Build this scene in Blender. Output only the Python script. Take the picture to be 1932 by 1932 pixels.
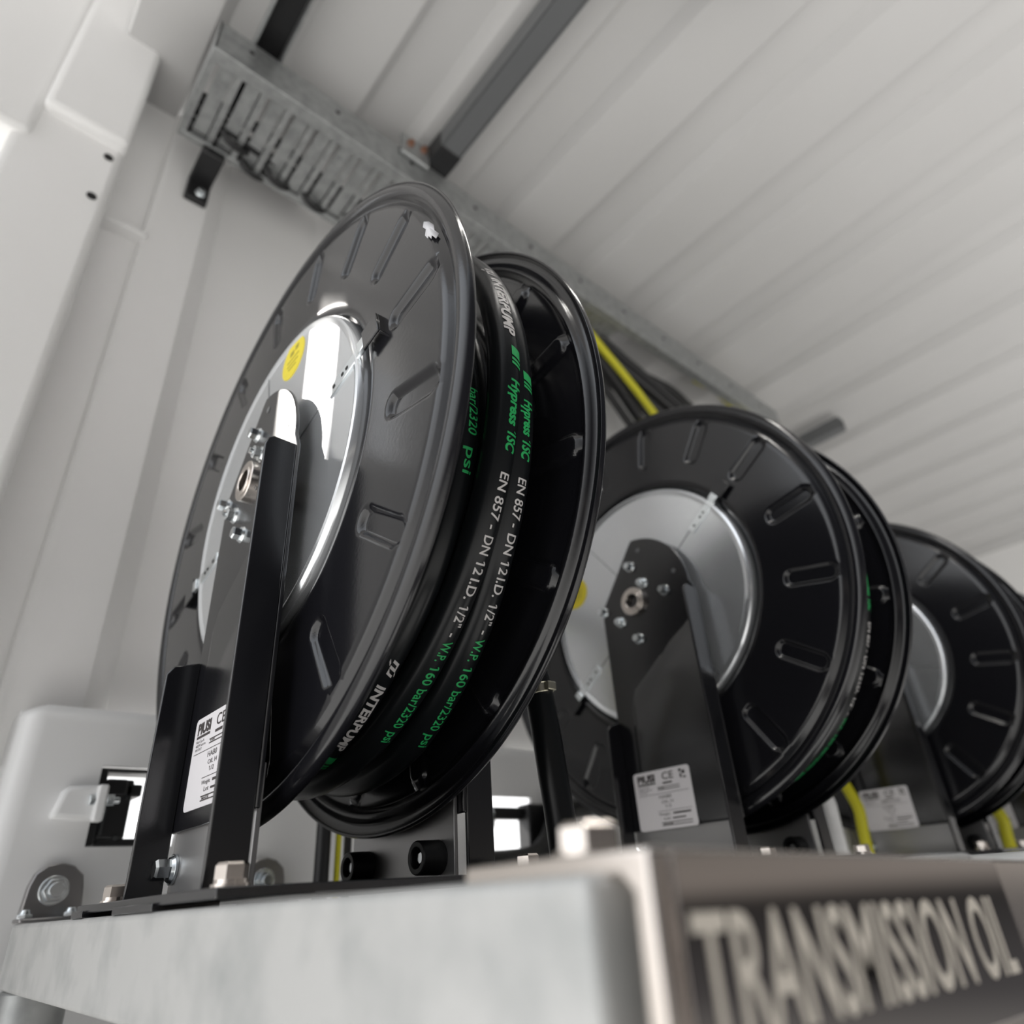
import bpy, bmesh, math, random
from mathutils import Vector, Matrix
random.seed(7)
R_, PI = math.radians, math.pi
C = bpy.context.scene.collection
for o in list(bpy.data.objects): bpy.data.objects.remove(o)
sc = bpy.context.scene

# ------------------------------------------------------------------ camera, world, lights, exposure
# world axes: +X along the row of reels, +Y towards the back wall, +Z up; the lens sits at the origin, just above the frame
RIGHT = Vector((0.75622068, -0.65132356, -0.06251324))
DOWN = Vector((0.28010907, 0.40859522, -0.86867074))
FWD = Vector((0.59132833, 0.63939625, 0.49142979))
cd = bpy.data.cameras.new('camera'); cam = bpy.data.objects.new('camera', cd); C.objects.link(cam)
m = Matrix.Identity(4)
for i in range(3):
    m[i][0], m[i][1], m[i][2] = RIGHT[i], -DOWN[i], -FWD[i]
cam.matrix_world = m
cd.sensor_width = 36.0; cd.lens = 1267.69 / 1932 * 36.0
cd.clip_start = 0.01
cd.dof.use_dof = True; cd.dof.focus_distance = 0.41; cd.dof.aperture_fstop = 4.8
sc.camera = cam

w = bpy.data.worlds.new('daylight'); sc.world = w; w.use_nodes = True
nt = w.node_tree; nt.nodes.clear()
wo = nt.nodes.new('ShaderNodeOutputWorld'); bg = nt.nodes.new('ShaderNodeBackground')
tc = nt.nodes.new('ShaderNodeTexCoord'); sx = nt.nodes.new('ShaderNodeSeparateXYZ')
mp = nt.nodes.new('ShaderNodeMapRange'); mp.inputs[1].default_value = -1; mp.inputs[2].default_value = 1
nt.links.new(tc.outputs['Generated'], sx.inputs[0]); nt.links.new(sx.outputs['Z'], mp.inputs[0])
def ramp(stops):
    r = nt.nodes.new('ShaderNodeValToRGB'); e = r.color_ramp.elements
    e[0].position, e[0].color = stops[0][0], (*stops[0][1], 1); e[1].position, e[1].color = stops[-1][0], (*stops[-1][1], 1)
    for p, c in stops[1:-1]:
        k = e.new(p); k.color = (*c, 1)
    nt.links.new(mp.outputs[0], r.inputs[0]); return r
# the shop hall on the open side: lit floor, dark far end, pale roof; daylight beyond the other sides
hall = ramp([(0, (1.0, .98, .95)), (.22, (.88, .86, .83)), (.34, (.45, .44, .42)), (.44, (.06, .058, .06)), (.484, (.025, .024, .024)), (.497, (.22, .20, .185)), (.512, (.20, .185, .17)), (.53, (.035, .035, .037)), (.86, (.05, .052, .056)), (1, (.45, .47, .5))])
out = ramp([(0, (.80, .79, .77)), (.46, (1.0, .98, .95)), (.52, (1, 1, 1)), (1, (.86, .92, 1.0))])
def mrange(sock, a, b):
    n = nt.nodes.new('ShaderNodeMapRange'); n.interpolation_type = 'SMOOTHSTEP'; n.inputs[1].default_value = a; n.inputs[2].default_value = b
    nt.links.new(sock, n.inputs[0]); return n.outputs[0]
mx = nt.nodes.new('ShaderNodeMath'); mx.operation = 'MAXIMUM'
neg = nt.nodes.new('ShaderNodeMath'); neg.operation = 'MULTIPLY'; neg.inputs[1].default_value = -1
nt.links.new(sx.outputs['X'], neg.inputs[0])
fade = nt.nodes.new('ShaderNodeMath'); fade.operation = 'MULTIPLY'
nt.links.new(mrange(neg.outputs[0], .0, .35), fade.inputs[0]); nt.links.new(mrange(sx.outputs['Y'], -.75, -.05), fade.inputs[1])
nt.links.new(fade.outputs[0], mx.inputs[0]); nt.links.new(mrange(sx.outputs['Y'], .05, .3), mx.inputs[1])
dim = nt.nodes.new('ShaderNodeVectorMath'); dim.operation = 'SCALE'; dim.inputs['Scale'].default_value = 1.15
nt.links.new(out.outputs[0], dim.inputs[0])
mix = nt.nodes.new('ShaderNodeMix'); mix.data_type = 'RGBA'
nt.links.new(mx.outputs[0], mix.inputs['Factor']); nt.links.new(hall.outputs[0], mix.inputs['A']); nt.links.new(dim.outputs[0], mix.inputs['B'])
nt.links.new(mix.outputs['Result'], bg.inputs[0]); bg.inputs[1].default_value = 1.0
nt.links.new(bg.outputs[0], wo.inputs[0])

sd = bpy.data.lights.new('sun', 'SUN'); sun = bpy.data.objects.new('sun', sd); C.objects.link(sun)
sd.energy = 5.0; sd.angle = R_(.8); sd.color = (1.0, .96, .90)
sun.location = (-.9, 1.3, 1.2)
sun.rotation_euler = (-Vector((-.45, .66, .60))).to_track_quat('-Z', 'Y').to_euler()

sc.view_settings.view_transform = 'Standard'; sc.view_settings.look = 'None'
sc.view_settings.exposure = 0.86; sc.view_settings.gamma = 1.0
try: sc.view_settings.use_curve_mapping = False
except Exception: pass
sc.cycles.max_bounces = 8

# ------------------------------------------------------------------ materials
def mat(name, col, rough=.5, metal=0.0, noise=None, bump=None, coat=0.0, spec=None, rvar=None):
    m = bpy.data.materials.new(name); m.use_nodes = True
    nt = m.node_tree; b = nt.nodes['Principled BSDF']
    b.inputs['Base Color'].default_value = (*col, 1); b.inputs['Roughness'].default_value = rough; b.inputs['Metallic'].default_value = metal
    if coat: b.inputs['Coat Weight'].default_value = coat; b.inputs['Coat Roughness'].default_value = .06
    if spec is not None: b.inputs['Specular IOR Level'].default_value = spec
    tc = nt.nodes.new('ShaderNodeTexCoord')
    if noise:
        sc_, c2, lo, hi = noise[:4]
        n = nt.nodes.new('ShaderNodeTexNoise'); n.inputs['Scale'].default_value = sc_; n.inputs['Detail'].default_value = 5
        if len(noise) > 4:
            mpn = nt.nodes.new('ShaderNodeMapping'); mpn.inputs['Scale'].default_value = noise[4]
            nt.links.new(tc.outputs['Object'], mpn.inputs[0]); nt.links.new(mpn.outputs[0], n.inputs['Vector'])
        else: nt.links.new(tc.outputs['Object'], n.inputs['Vector'])
        r = nt.nodes.new('ShaderNodeValToRGB'); r.color_ramp.elements[0].position = lo; r.color_ramp.elements[1].position = hi
        r.color_ramp.elements[0].color = (*col, 1); r.color_ramp.elements[1].color = (*c2, 1)
        nt.links.new(n.outputs['Fac'], r.inputs[0]); nt.links.new(r.outputs[0], b.inputs['Base Color'])
        if rvar:
            mr = nt.nodes.new('ShaderNodeMapRange'); mr.inputs[3].default_value = rvar[0]; mr.inputs[4].default_value = rvar[1]
            nt.links.new(n.outputs['Fac'], mr.inputs[0]); nt.links.new(mr.outputs[0], b.inputs['Roughness'])
    if bump:
        n2 = nt.nodes.new('ShaderNodeTexNoise'); n2.inputs['Scale'].default_value = bump[0]; n2.inputs['Detail'].default_value = 2
        nt.links.new(tc.outputs['Object'], n2.inputs['Vector'])
        bp = nt.nodes.new('ShaderNodeBump'); bp.inputs['Strength'].default_value = bump[1]; bp.inputs['Distance'].default_value = bump[2]
        nt.links.new(n2.outputs['Fac'], bp.inputs['Height']); nt.links.new(bp.outputs[0], b.inputs['Normal'])
    return m
M = {}
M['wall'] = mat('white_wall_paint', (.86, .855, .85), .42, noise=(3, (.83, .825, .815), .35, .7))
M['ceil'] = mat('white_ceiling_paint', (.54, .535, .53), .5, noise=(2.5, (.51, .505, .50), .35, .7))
M['panel'] = mat('white_gloss_paint', (.80, .80, .80), .3)
M['black'] = mat('black_powder_coat', (.007, .007, .009), .22, bump=(700, .08, .0003), spec=1.0)
M['foot'] = mat('dark_grey_satin_steel', (.46, .455, .455), .36, .75)
M['blackgl'] = mat('black_gloss_coat', (.008, .008, .010), .16, bump=(420, .10, .0003), spec=.6)
M['blackmat'] = mat('black_plastic', (.010, .010, .011), .45)
M['rubber'] = mat('black_rubber_hose', (.007, .008, .009), .28, bump=(900, .08, .0002), spec=.28)
M['galvdisc'] = mat('bright_zinc_sheet', (.84, .86, .88), .2, .8, noise=(8, (.76, .79, .82), .3, .75), rvar=(.12, .26))
M['galv'] = mat('galvanised_steel', (.53, .53, .52), .5, .3, noise=(34, (.37, .38, .375), .44, .78, (1.0, .8, .9)), rvar=(.38, .62), bump=(120, .12, .0008))
M['galvdull'] = mat('dull_galvanised_steel', (.42, .43, .43), .45, .8, noise=(60, (.30, .31, .31), .35, .7))
M['stainless'] = mat('stainless_steel', (.74, .68, .63), .22, 1.0)
M['lugsteel'] = mat('dull_stainless', (.36, .35, .35), .35, 1.0)
M['zinc'] = mat('zinc_plated_steel', (.78, .82, .84), .2, 1.0)
M['grey'] = mat('grey_channel', (.16, .165, .17), .4, .4)
M['txtw'] = mat('pale_grey_print', (.56, .54, .53), .5)
M['txtg'] = mat('green_lettering', (.02, .36, .10), .45)
M['label'] = mat('white_label', (.78, .76, .78), .35)
M['ink'] = mat('label_ink', (.05, .042, .042), .5)
M['yellow'] = mat('yellow_sticker', (.80, .66, .03), .5)
M['ylcable'] = mat('yellow_cable_sheath', (.62, .58, .02), .45)
M['chip'] = mat('white_paint_mark', (.60, .60, .62), .6)
M['sign'] = mat('polished_dark_sign_face', (.42, .39, .37), .07, 1.0)
M['letter'] = mat('engraved_letter', (.60, .55, .48), .5)
M['brass'] = mat('yellow_passivated_steel', (.74, .70, .55), .25, 1.0)
M['hole'] = mat('dark_hole', (.01, .01, .01), .8)
M['grime'] = mat('dark_tray_grime', (.12, .115, .11), .6)

# ------------------------------------------------------------------ mesh helpers
def bx(bm, x0, x1, y0, y1, z0, z1):
    v = [bm.verts.new((x, y, z)) for x in (x0, x1) for y in (y0, y1) for z in (z0, z1)]
    for f in ((0, 1, 3, 2), (4, 6, 7, 5), (0, 4, 5, 1), (2, 3, 7, 6), (0, 2, 6, 4), (1, 5, 7, 3)):
        bm.faces.new([v[i] for i in f])
    return bm
def basis(d):
    d = Vector(d).normalized(); a = Vector((0, 0, 1)) if abs(d.z) < .9 else Vector((1, 0, 0))
    u = d.cross(a).normalized(); return d, u, d.cross(u)
def cyl(bm, p0, p1, r, n=24, r1=None, phase=0.0, bore=None):
    p0, p1 = Vector(p0), Vector(p1); d, u, v = basis(p1 - p0); r1 = r if r1 is None else r1
    def ring(p, rr): return [bm.verts.new(p + (u * math.cos(phase + 2 * PI * i / n) + v * math.sin(phase + 2 * PI * i / n)) * rr) for i in range(n)]
    A, B = ring(p0, r), ring(p1, r1)
    for i in range(n): bm.faces.new((A[i], A[(i + 1) % n], B[(i + 1) % n], B[i]))
    if bore is None:
        bm.faces.new(A[::-1]); bm.faces.new(B)
    else:
        a, b = ring(p0, bore), ring(p1, bore)
        for i in range(n):
            j = (i + 1) % n
            bm.faces.new((A[j], A[i], a[i], a[j])); bm.faces.new((B[i], B[j], b[j], b[i])); bm.faces.new((a[j], a[i], b[i], b[j]))
    return bm
def sweep(bm, pts, r, n=12, closed=False, frames=None):
    pts = [Vector(p) for p in pts]; rings = []; u = None
    for i, p in enumerate(pts):
        t = (pts[min(i + 1, len(pts) - 1)] - pts[max(i - 1, 0)]).normalized()
        if u is None: u = basis(t)[1]
        u = (u - t * u.dot(t)).normalized(); v = t.cross(u)
        rr = r[i] if isinstance(r, (list, tuple)) else r
        rings.append([bm.verts.new(p + (u * math.cos(2 * PI * k / n) + v * math.sin(2 * PI * k / n)) * rr) for k in range(n)])
    for a, b in zip(rings, rings[1:]):
        for k in range(n): bm.faces.new((a[k], a[(k + 1) % n], b[(k + 1) % n], b[k]))
    bm.faces.new(rings[0][::-1]); bm.faces.new(rings[-1])
    return bm
def spline(pts, n=10):
    P = [Vector(p) for p in pts]; P = [P[0] * 2 - P[1]] + P + [P[-1] * 2 - P[-2]]; out = []
    for i in range(1, len(P) - 2):
        for k in range(n):
            t = k / n; a, b, c, d = P[i - 1], P[i], P[i + 1], P[i + 2]
            out.append(.5 * ((2 * b) + (c - a) * t + (2 * a - 5 * b + 4 * c - d) * t * t + (3 * b - a - 3 * c + d) * t ** 3))
    out.append(P[-2]); return out
def prism(bm, poly, axis, a, b):
    """extrude a 2-D polygon along axis (0: poly is y,z; 1: poly is x,z; 2: poly is x,y)"""
    def P(p, h): q = list(p); q.insert(axis, h); return bm.verts.new(q)
    A = [P(p, a) for p in poly]; B = [P(p, b) for p in poly]; n = len(poly)
    bm.faces.new(A[::-1]); bm.faces.new(B)
    for i in range(n): bm.faces.new((A[i], A[(i + 1) % n], B[(i + 1) % n], B[i]))
    return bm
def lathe(bm, prof, n=96, closed=False):
    """profile of (r, x) turned about the X axis"""
    rings = []
    for r, x in prof:
        rings.append([bm.verts.new((x, -r * math.cos(2 * PI * k / n), r * math.sin(2 * PI * k / n))) for k in range(n)] if r > 1e-6 else [bm.verts.new((x, 0, 0))] * n)
    prs = list(zip(rings, rings[1:])) + ([(rings[-1], rings[0])] if closed else [])
    for a, b in prs:
        for k in range(n):
            f = []
            for v in (a[k], a[(k + 1) % n], b[(k + 1) % n], b[k]):
                if v not in f: f.append(v)
            if len(f) > 2: bm.faces.new(f)
    return bm
def obj(name, bm, mt, parent=None, bevel=0, seg=2, ang=35, loc=None, solid=0):
    bmesh.ops.recalc_face_normals(bm, faces=bm.faces)
    me = bpy.data.meshes.new(name); bm.to_mesh(me); bm.free()
    me.materials.append(mt)
    for p in me.polygons: p.use_smooth = True
    me.set_sharp_from_angle(angle=R_(ang))
    o = bpy.data.objects.new(name, me); C.objects.link(o)
    if parent: o.parent = parent
    if loc: o.location = loc
    if solid:
        s = o.modifiers.new('solid', 'SOLIDIFY'); s.thickness = solid; s.offset = 0
    if bevel:
        b = o.modifiers.new('bevel', 'BEVEL'); b.width = bevel; b.segments = seg; b.limit_method = 'ANGLE'; b.angle_limit = R_(40)
    return o
def NB(): return bmesh.new()
def thing(name, label, cat, loc=(0, 0, 0), group=None):
    o = bpy.data.objects.new(name, None); o.empty_display_size = .05; C.objects.link(o); o.location = loc
    o['label'] = label; o['category'] = cat
    if group: o['group'] = group
    return o
def tag(o, label, cat, group=None):
    o['label'] = label; o['category'] = cat
    if group: o['group'] = group
    return o
def struct(name, bm, mt, **k):
    o = obj(name, bm, mt, **k); o['kind'] = 'structure'; return o
def relabel(o, **k):
    for a, b in k.items(): o[a] = b
    return o

def glyphs(body, bold=0.0, shear=0.0, cut=None):
    """outline text as a flat mesh, scaled to the unit box: returns verts (u 0..1, v 0..1 on cap height), faces, aspect"""
    cu = bpy.data.curves.new('t', 'FONT'); cu.body = body; cu.size = 1; cu.offset = bold; cu.shear = shear; cu.resolution_u = 4
    o = bpy.data.objects.new('t', cu); C.objects.link(o)
    dg = bpy.context.evaluated_depsgraph_get(); dg.update()
    me = bpy.data.meshes.new_from_object(o.evaluated_get(dg))
    vs = [Vector(v.co) for v in me.vertices]; fs = [list(p.vertices) for p in me.polygons]
    def extent(t):
        cu.body = t; dg.update(); m2 = bpy.data.meshes.new_from_object(o.evaluated_get(bpy.context.evaluated_depsgraph_get()))
        e = [v.co.x for v in m2.vertices]; bpy.data.meshes.remove(m2); return min(e), max(e)
    for i, ch in enumerate(body):
        if ch != '1': continue                       # give the plain stroke of the figure one its flag
        a0, a1 = extent('1'); xr = extent(body[:i + 1])[1]; xl_ = xr - (a1 - a0) + shear * .0
        k = len(vs); h = .70
        vs += [Vector((xl_ + .01, h, 0)), Vector((xl_ + .01, h - .12, 0)), Vector((xl_ - .15, h - .24, 0)), Vector((xl_ - .15, h - .13, 0))]; fs.append([k, k + 1, k + 2, k + 3])
    bpy.data.objects.remove(o); bpy.data.curves.remove(cu); bpy.data.meshes.remove(me)
    x0 = min(v.x for v in vs); x1 = max(v.x for v in vs)
    cap = .73
    return [((v.x - x0) / (x1 - x0), v.y / cap) for v in vs], fs, (x1 - x0) / cap
def split_long(bm, L):
    for _ in range(6):
        e = [e for e in bm.edges if e.calc_length() > L]
        if not e: break
        bmesh.ops.subdivide_edges(bm, edges=e, cuts=1); bmesh.ops.triangulate(bm, faces=bm.faces)
def flat_text(bm, body, org, du, dv, length, height, bold=0.0, shear=0.0, off=(0, 0, 0)):
    """text laid in the plane of du, dv (unit vectors) from org"""
    vs, fs, a = glyphs(body, bold, shear); org, du, dv, off = Vector(org), Vector(du), Vector(dv), Vector(off)
    bv = [bm.verts.new(org + du * (u * length) + dv * (v * height) + off) for u, v in vs]
    for f in fs:
        try: bm.faces.new([bv[i] for i in f])
        except ValueError: pass

# ------------------------------------------------------------------ the setting
ZC, YW = 1.24, .86
# corrugated back wall: flat outer ribs and set-back ribs running up the wall
def corr(x0, x1, pitch, depth, flat, slope):
    pts = []; x = x0
    while x < x1:
        pts += [(x, 0), (x + flat, 0), (x + flat + slope, depth), (x + pitch - slope, depth)]; x += pitch
    return pts
bm = NB()
pr = [(.066, 0.02), (.066, 0.0)] + [(x, y) for x, y in corr(.072, 3.6, .30, .038, .066, .030)]
cols = [[bm.verts.new((x, YW + y, z)) for z in (.14, ZC)] for x, y in pr]
for a, b in zip(cols, cols[1:]): bm.faces.new((a[0], b[0], b[1], a[1]))
struct('wall_back', bm, M['wall'], solid=.004, bevel=.004)
# ceiling sheet with pressed ribs running front to back
bm = NB(); prof = []; x = -.042; pitch = .242
while x < 3.7:
    prof += [(x, 0), (x + .100, 0), (x + .118, .026), (x + .200, .026), (x + .218, 0)]; x += pitch
prof.append((x, 0))
cols = [[bm.verts.new((x, y, ZC + z)) for y in (-.42, .93)] for x, z in prof]
for a, b in zip(cols, cols[1:]): bm.faces.new((a[0], b[0], b[1], a[1]))
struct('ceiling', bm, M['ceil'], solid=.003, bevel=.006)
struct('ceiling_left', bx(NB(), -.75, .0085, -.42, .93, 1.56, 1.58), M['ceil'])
struct('trim_6', bx(NB(), -.045, -.041, -.42, .776, ZC, 1.56), M['wall'])
# corner of the container at the left: post, recess, header
struct('wall_left', bx(NB(), -.120, .0085, .80, .93, -.4, 1.02), M['wall'], bevel=.012, seg=3)
struct('trim_1', bx(NB(), -.100, .0085, .780, .93, .992, 1.56), M['wall'], bevel=.010, seg=3)
struct('trim_2', bx(NB(), .0085, .068, .872, .93, -.4, ZC), M['wall'])
struct('trim_3', bx(NB(), .0085, .068, .850, .873, .905, .916), M['wall'], bevel=.002)
struct('trim_4', bx(NB(), .060, .076, YW - .002, .93, -.4, ZC), M['wall'], bevel=.006, seg=3)
bm = NB(); bx(bm, -.75, -.098, .79, .93, .93, 1.56)
struct('wall_far_left', bm, M['wall'], bevel=.01)
struct('sun_blocker_1', bx(NB(), -.75, -.168, .80, .84, -.4, .94), M['wall'], bevel=.004)  # unseen panel added to cut the sun down to a narrow stripe
struct('sun_blocker_2', bx(NB(), -.170, -.100, .805, .835, -.4, .63), M['wall'], bevel=.004)  # unseen, added under the gap to keep the sun stripe off the beam
struct('wall_end', bx(NB(), 3.6, 3.64, -.42, .93, -.4, ZC + .02), M['wall'])
for z, x in ((1.211 * .80, -.0104), (1.098 * .80, -.0128)):
    o = obj('bolt_hole', cyl(NB(), (x, .7985, z), (x, .8001, z), .0062, 20), M['hole'], parent=bpy.data.objects['wall_left'])

struct('floor', bx(NB(), -.10, 3.6, .02, .93, -.62, -.60), mat('dark_light_blocker', (.05, .05, .05), .6))  # unseen dark sheet added below to block light coming up at the reels
# long white side panel low on the wall, with openings to daylight
def panel():
    y0, t = .79, .006
    zt, zb = .1905, -.40
    xs = [.083, .157, .235, .640, .727, 3.4]
    bm = NB(); r = .016
    def strip(x0, x1, z0, z1): bx(bm, x0, x1, y0, y0 + t, z0, z1)
    strip(.100, 3.4, .134, zt - r); strip(.100, .157, zb, .134); strip(.157, .235, zb, .0615)
    strip(.235, .640, zb, .134); strip(.640, .727, zb, .0515); strip(.640, .727, .1195, .134); strip(.727, 3.4, zb, .134)
    # rounded top edge running back to the wall and rounded left edge
    def arc(fn, n=8):
        prev = None
        for k in range(n + 1):
            a = k / n * PI / 2; cur = fn(a)
            if prev: bm.faces.new([bm.verts.new(p) for p in (prev[0], cur[0], cur[1], prev[1])])
            prev = cur
    arc(lambda a: ((.100, y0 + r * (1 - math.cos(a)), zt - r + r * math.sin(a)), (3.4, y0 + r * (1 - math.cos(a)), zt - r + r * math.sin(a))))
    bx(bm, .100, 3.4, y0 + r, YW + .02, zt - .004, zt)
    R2 = .020
    arc(lambda a: ((.100 - R2 * math.sin(a), y0 + R2 * (1 - math.cos(a)), zb), (.100 - R2 * math.sin(a), y0 + R2 * (1 - math.cos(a)), zt - r)))
    n = 8
    for i in range(n):         # rounded corner patch joining the two edges
        for j in range(n):
            def P(i, j):
                a, b = i / n * PI / 2, j / n * PI / 2
                return (.100 - R2 * math.sin(a) * math.cos(b) ** .5, y0 + R2 * (1 - math.cos(a)) + r * (1 - math.cos(b)) * math.cos(a), zt - r + r * math.sin(b) * (1 - .25 * math.sin(a)))
            bm.faces.new([bm.verts.new(P(*q)) for q in ((i, j), (i + 1, j), (i + 1, j + 1), (i, j + 1))])
    bx(bm, .080, .086, y0 + R2, YW + .02, zb, zt - .006)
    bmesh.ops.remove_doubles(bm, verts=bm.verts, dist=.0002)
    return bm
struct('wall_low_panel', panel(), M['panel'])

# ------------------------------------------------------------------ the hose reel
AX_Y, AX_Z = .4501, .2893          # reel axis
BZ = .003                          # top of the steel frame
RT = .0105                         # hose radius
def flange_bm():
    nA = 1024
    prof = [(.1418, .013), (.1424, .007), (.1440, .0020), (.1475, -.0005), (.1520, -.0010)]
    r = .1540
    while r < .2265: prof.append((r, -.001)); r += .00125
    prof += [(.2290, -.0008), (.2312, .0004), (.2330, .0026), (.2348, .0036), (.2364, .0030), (.2380, .0012), (.2400, -.0006), (.2425, -.0016), (.2450, -.0014),
             (.2472, -.0006), (.2488, .0006), (.2498, .0020), (.2500, .0034), (.2494, .0046), (.2484, .0050)]
    rows = []; bm = NB()
    for r, x in prof:
        row = []
        for k in range(nA):
            th = 2 * PI * k / nA
            dx = 0
            if .155 < r < .2275:
                kk = round((th - R_(11.25)) / R_(22.5)); d = th - (R_(11.25) + kk * R_(22.5))
                u, v = r - .2005, r * math.sin(d)
                cr = .0090
                qx, qy = abs(u) - (.0275 - cr), abs(v) - (.0098 - cr)
                s = math.hypot(max(qx, 0), max(qy, 0)) + min(max(qx, qy), 0) - cr
                t = min(max((.0006 - s) / .0046, 0), 1); dx = .0036 * t * t * (3 - 2 * t)
            row.append(bm.verts.new((x + dx, -r * math.cos(th), r * math.sin(th))))
        rows.append(row)
    for a, b in zip(rows, rows[1:]):
        for k in range(nA): bm.faces.new((a[k], b[k], b[(k + 1) % nA], a[(k + 1) % nA]))
    return bm

def arcpts(cy, cz, r, a0, a1, n):
    return [(cy - r * math.cos(R_(a0 + (a1 - a0) * i / n)), cz + r * math.sin(R_(a0 + (a1 - a0) * i / n))) for i in range(n + 1)]
HY, HZ = .4545, .2875              # centre of the hub on the bracket
NEAR, FAR = .3715, .5050
def bracket_bm(x0, s):
    """upright sheet bracket; s=-1 puts the side flanges towards -X"""
    t = .003; bm = NB()
    head = arcpts(HY, HZ, .0775, 1, 84, 18)
    poly = [(NEAR, .046), (NEAR, .277)] + head + [(HY - .004, HZ + .073), (FAR, HZ + .004), (FAR, .046)]
    prism(bm, poly, 0, x0, x0 + t)
    # side flanges
    f = .0215 * s; xa = x0 + (0 if s < 0 else t)
    near = [(xa, .276), (xa + f * .75, .2765), (xa + f * .93, .274), (xa + f, .268), (xa + f, BZ + .006), (xa, BZ + .006)]
    prism(bm, near, 1, NEAR, NEAR + t)
    far = [(xa, .158), (xa + f * .8, .1535), (xa + f, .147), (xa + f, BZ + .006), (xa, BZ + .006)]
    prism(bm, far, 1, FAR - t, FAR)
    # pressed step over the lower part of the plate
    h = .0035 * s
    A = [(NEAR + .006, .0465), (NEAR + .006, .250), (.408, .234), (.473, .190), (.4815, .172), (.4855, .0465)]
    xb = x0 if s < 0 else x0 + t
    def inset(p, k): return (p[0] + (0.428 - p[0]) * k, p[1] + (.13 - p[1]) * k)
    va = [bm.verts.new((xb, *p)) for p in A]; vb = [bm.verts.new((xb + h, *inset(p, .07))) for p in A]
    for i in range(len(A)): j = (i + 1) % len(A); bm.faces.new((va[i], va[j], vb[j], vb[i]))
    bm.faces.new(vb)
    return bm
def foot_bm(x0):
    return prism(NB(), [(NEAR + .006, BZ + .006), (NEAR + .006, .070), (FAR - .0004, .070), (FAR - .0004, BZ + .006)], 0, x0, x0 + .003)
def hexbolt(bm, p, d, af, h, flange=True, washer=0, phase=0.3, stud=0):
    p = Vector(p); d = Vector(d); q = p
    if washer: cyl(bm, q, q + d * .0016, washer, 28); q = q + d * .0016
    if flange: cyl(bm, q, q + d * .0018, af * .78, 24, af * .66); q = q + d * .0018
    cyl(bm, q, q + d * h * .82, af / math.sqrt(3), 6, phase=phase)
    cyl(bm, q + d * h * .82, q + d * h, af / math.sqrt(3), 6, af / math.sqrt(3) * .84, phase=phase)
    if stud: cyl(bm, q, q + d * (h + stud), af * .3, 16)
    return bm

# the wound hose: angle (degrees up from the front, running down and round), centre x, centre radius
KN = [(400, .1905, .1955), (130, .1960, .1960), (20, .2050, .1830), (-18, .2040, .1965), (-40, .1985, .2060), (-55, .1965, .2075), (-70, .1990, .2080), (-88, .2075, .2070),
      (-150, .2080, .2100), (-250, .2180, .2140), (-310, .2270, .2160), (-338, .2232, .2160), (-352, .2195, .2160), (-368, .2180, .2160), (-390, .2168, .2160),
      (-425, .2164, .2160), (-470, .2180, .2160), (-580, .2210, .2160), (-690, .2265, .2160), (-722, .2272, .2160), (-735, .2295, .2160), (-750, .2320, .2160),
      (-765, .2368, .2160), (-780, .2415, .2155), (-790, .2455, .2150), (-815, .2510, .2130), (-860, .2560, .2080), (-900, .2570, .2000)]
def knot(th):
    for (a, x, r), (b, x2, r2) in zip(KN, KN[1:]):
        if a >= th >= b:
            t = (a - th) / (a - b); t = t * t * (3 - 2 * t) * .4 + t * .6
            return x + (x2 - x) * t, r + (r2 - r) * t
    return KN[-1][1:]
def hose_pt(th, al, rt):
    x, r = knot(th); rr = r + rt * math.cos(al); a = R_(th)
    return Vector((x + rt * math.sin(al), AX_Y - rr * math.cos(a), AX_Z + rr * math.sin(a)))
def hose_bm():
    bm = NB(); rings = []; n = 20; th = KN[0][0]
    while th >= KN[-1][0]:
        rings.append([bm.verts.new(hose_pt(th, 2 * PI * k / n, RT)) for k in range(n)]); th -= 2
    for a, b in zip(rings, rings[1:]):
        for k in range(n): bm.faces.new((a[k], b[k], b[(k + 1) % n], a[(k + 1) % n]))
    bm.faces.new(rings[0]); bm.faces.new(rings[-1][::-1])
    # the layer below
    pts = []
    for i in range(0, 360 * 4 + 1, 6):
        a = R_(-i); pts.append((.184 + .0205 * i / 360, AX_Y - .1795 * math.cos(a), AX_Z + .1795 * math.sin(a)))
    sweep(bm, pts, RT, 16)
    return bm
def hose_text(bm, body, th0, th1, cap, bold=.0, shear=0.0, base=0.0, al0=.10):
    vs, fs, a = glyphs(body, bold, shear)
    tb = NB(); L = math.radians(th0 - th1) * .2265
    bv = [tb.verts.new((u * L, (v - .5) * cap + base, 0)) for u, v in vs]
    for f in fs:
        try: tb.faces.new([bv[i] for i in f])
        except ValueError: pass
    bmesh.ops.triangulate(tb, faces=tb.faces); split_long(tb, .0022)
    mp = {}
    for v in tb.verts:
        s = v.co.x / L; mp[v] = bm.verts.new(hose_pt(th0 + (th1 - th0) * s, al0 + v.co.y / RT, RT + .00022))
    for f in tb.faces:
        try: bm.faces.new([mp[v] for v in f.verts])
        except ValueError: pass
    tb.free()
def hose_quads(bm, segs, cap, al0=.10, slant=.12):
    for a, b, lo, hi in segs:
        n = max(2, int((a - b) * 3)); m_ = 6; g = []
        for i in range(n + 1):
            g.append([bm.verts.new(hose_pt(a + (b - a) * i / n - slant * 6 * (j / m_ - .5), al0 + (lo + (hi - lo) * j / m_) * cap / RT, RT + .00022)) for j in range(m_ + 1)])
        for i in range(n):
            for j in range(m_): bm.faces.new((g[i][j], g[i + 1][j], g[i + 1][j + 1], g[i][j + 1]))
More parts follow.
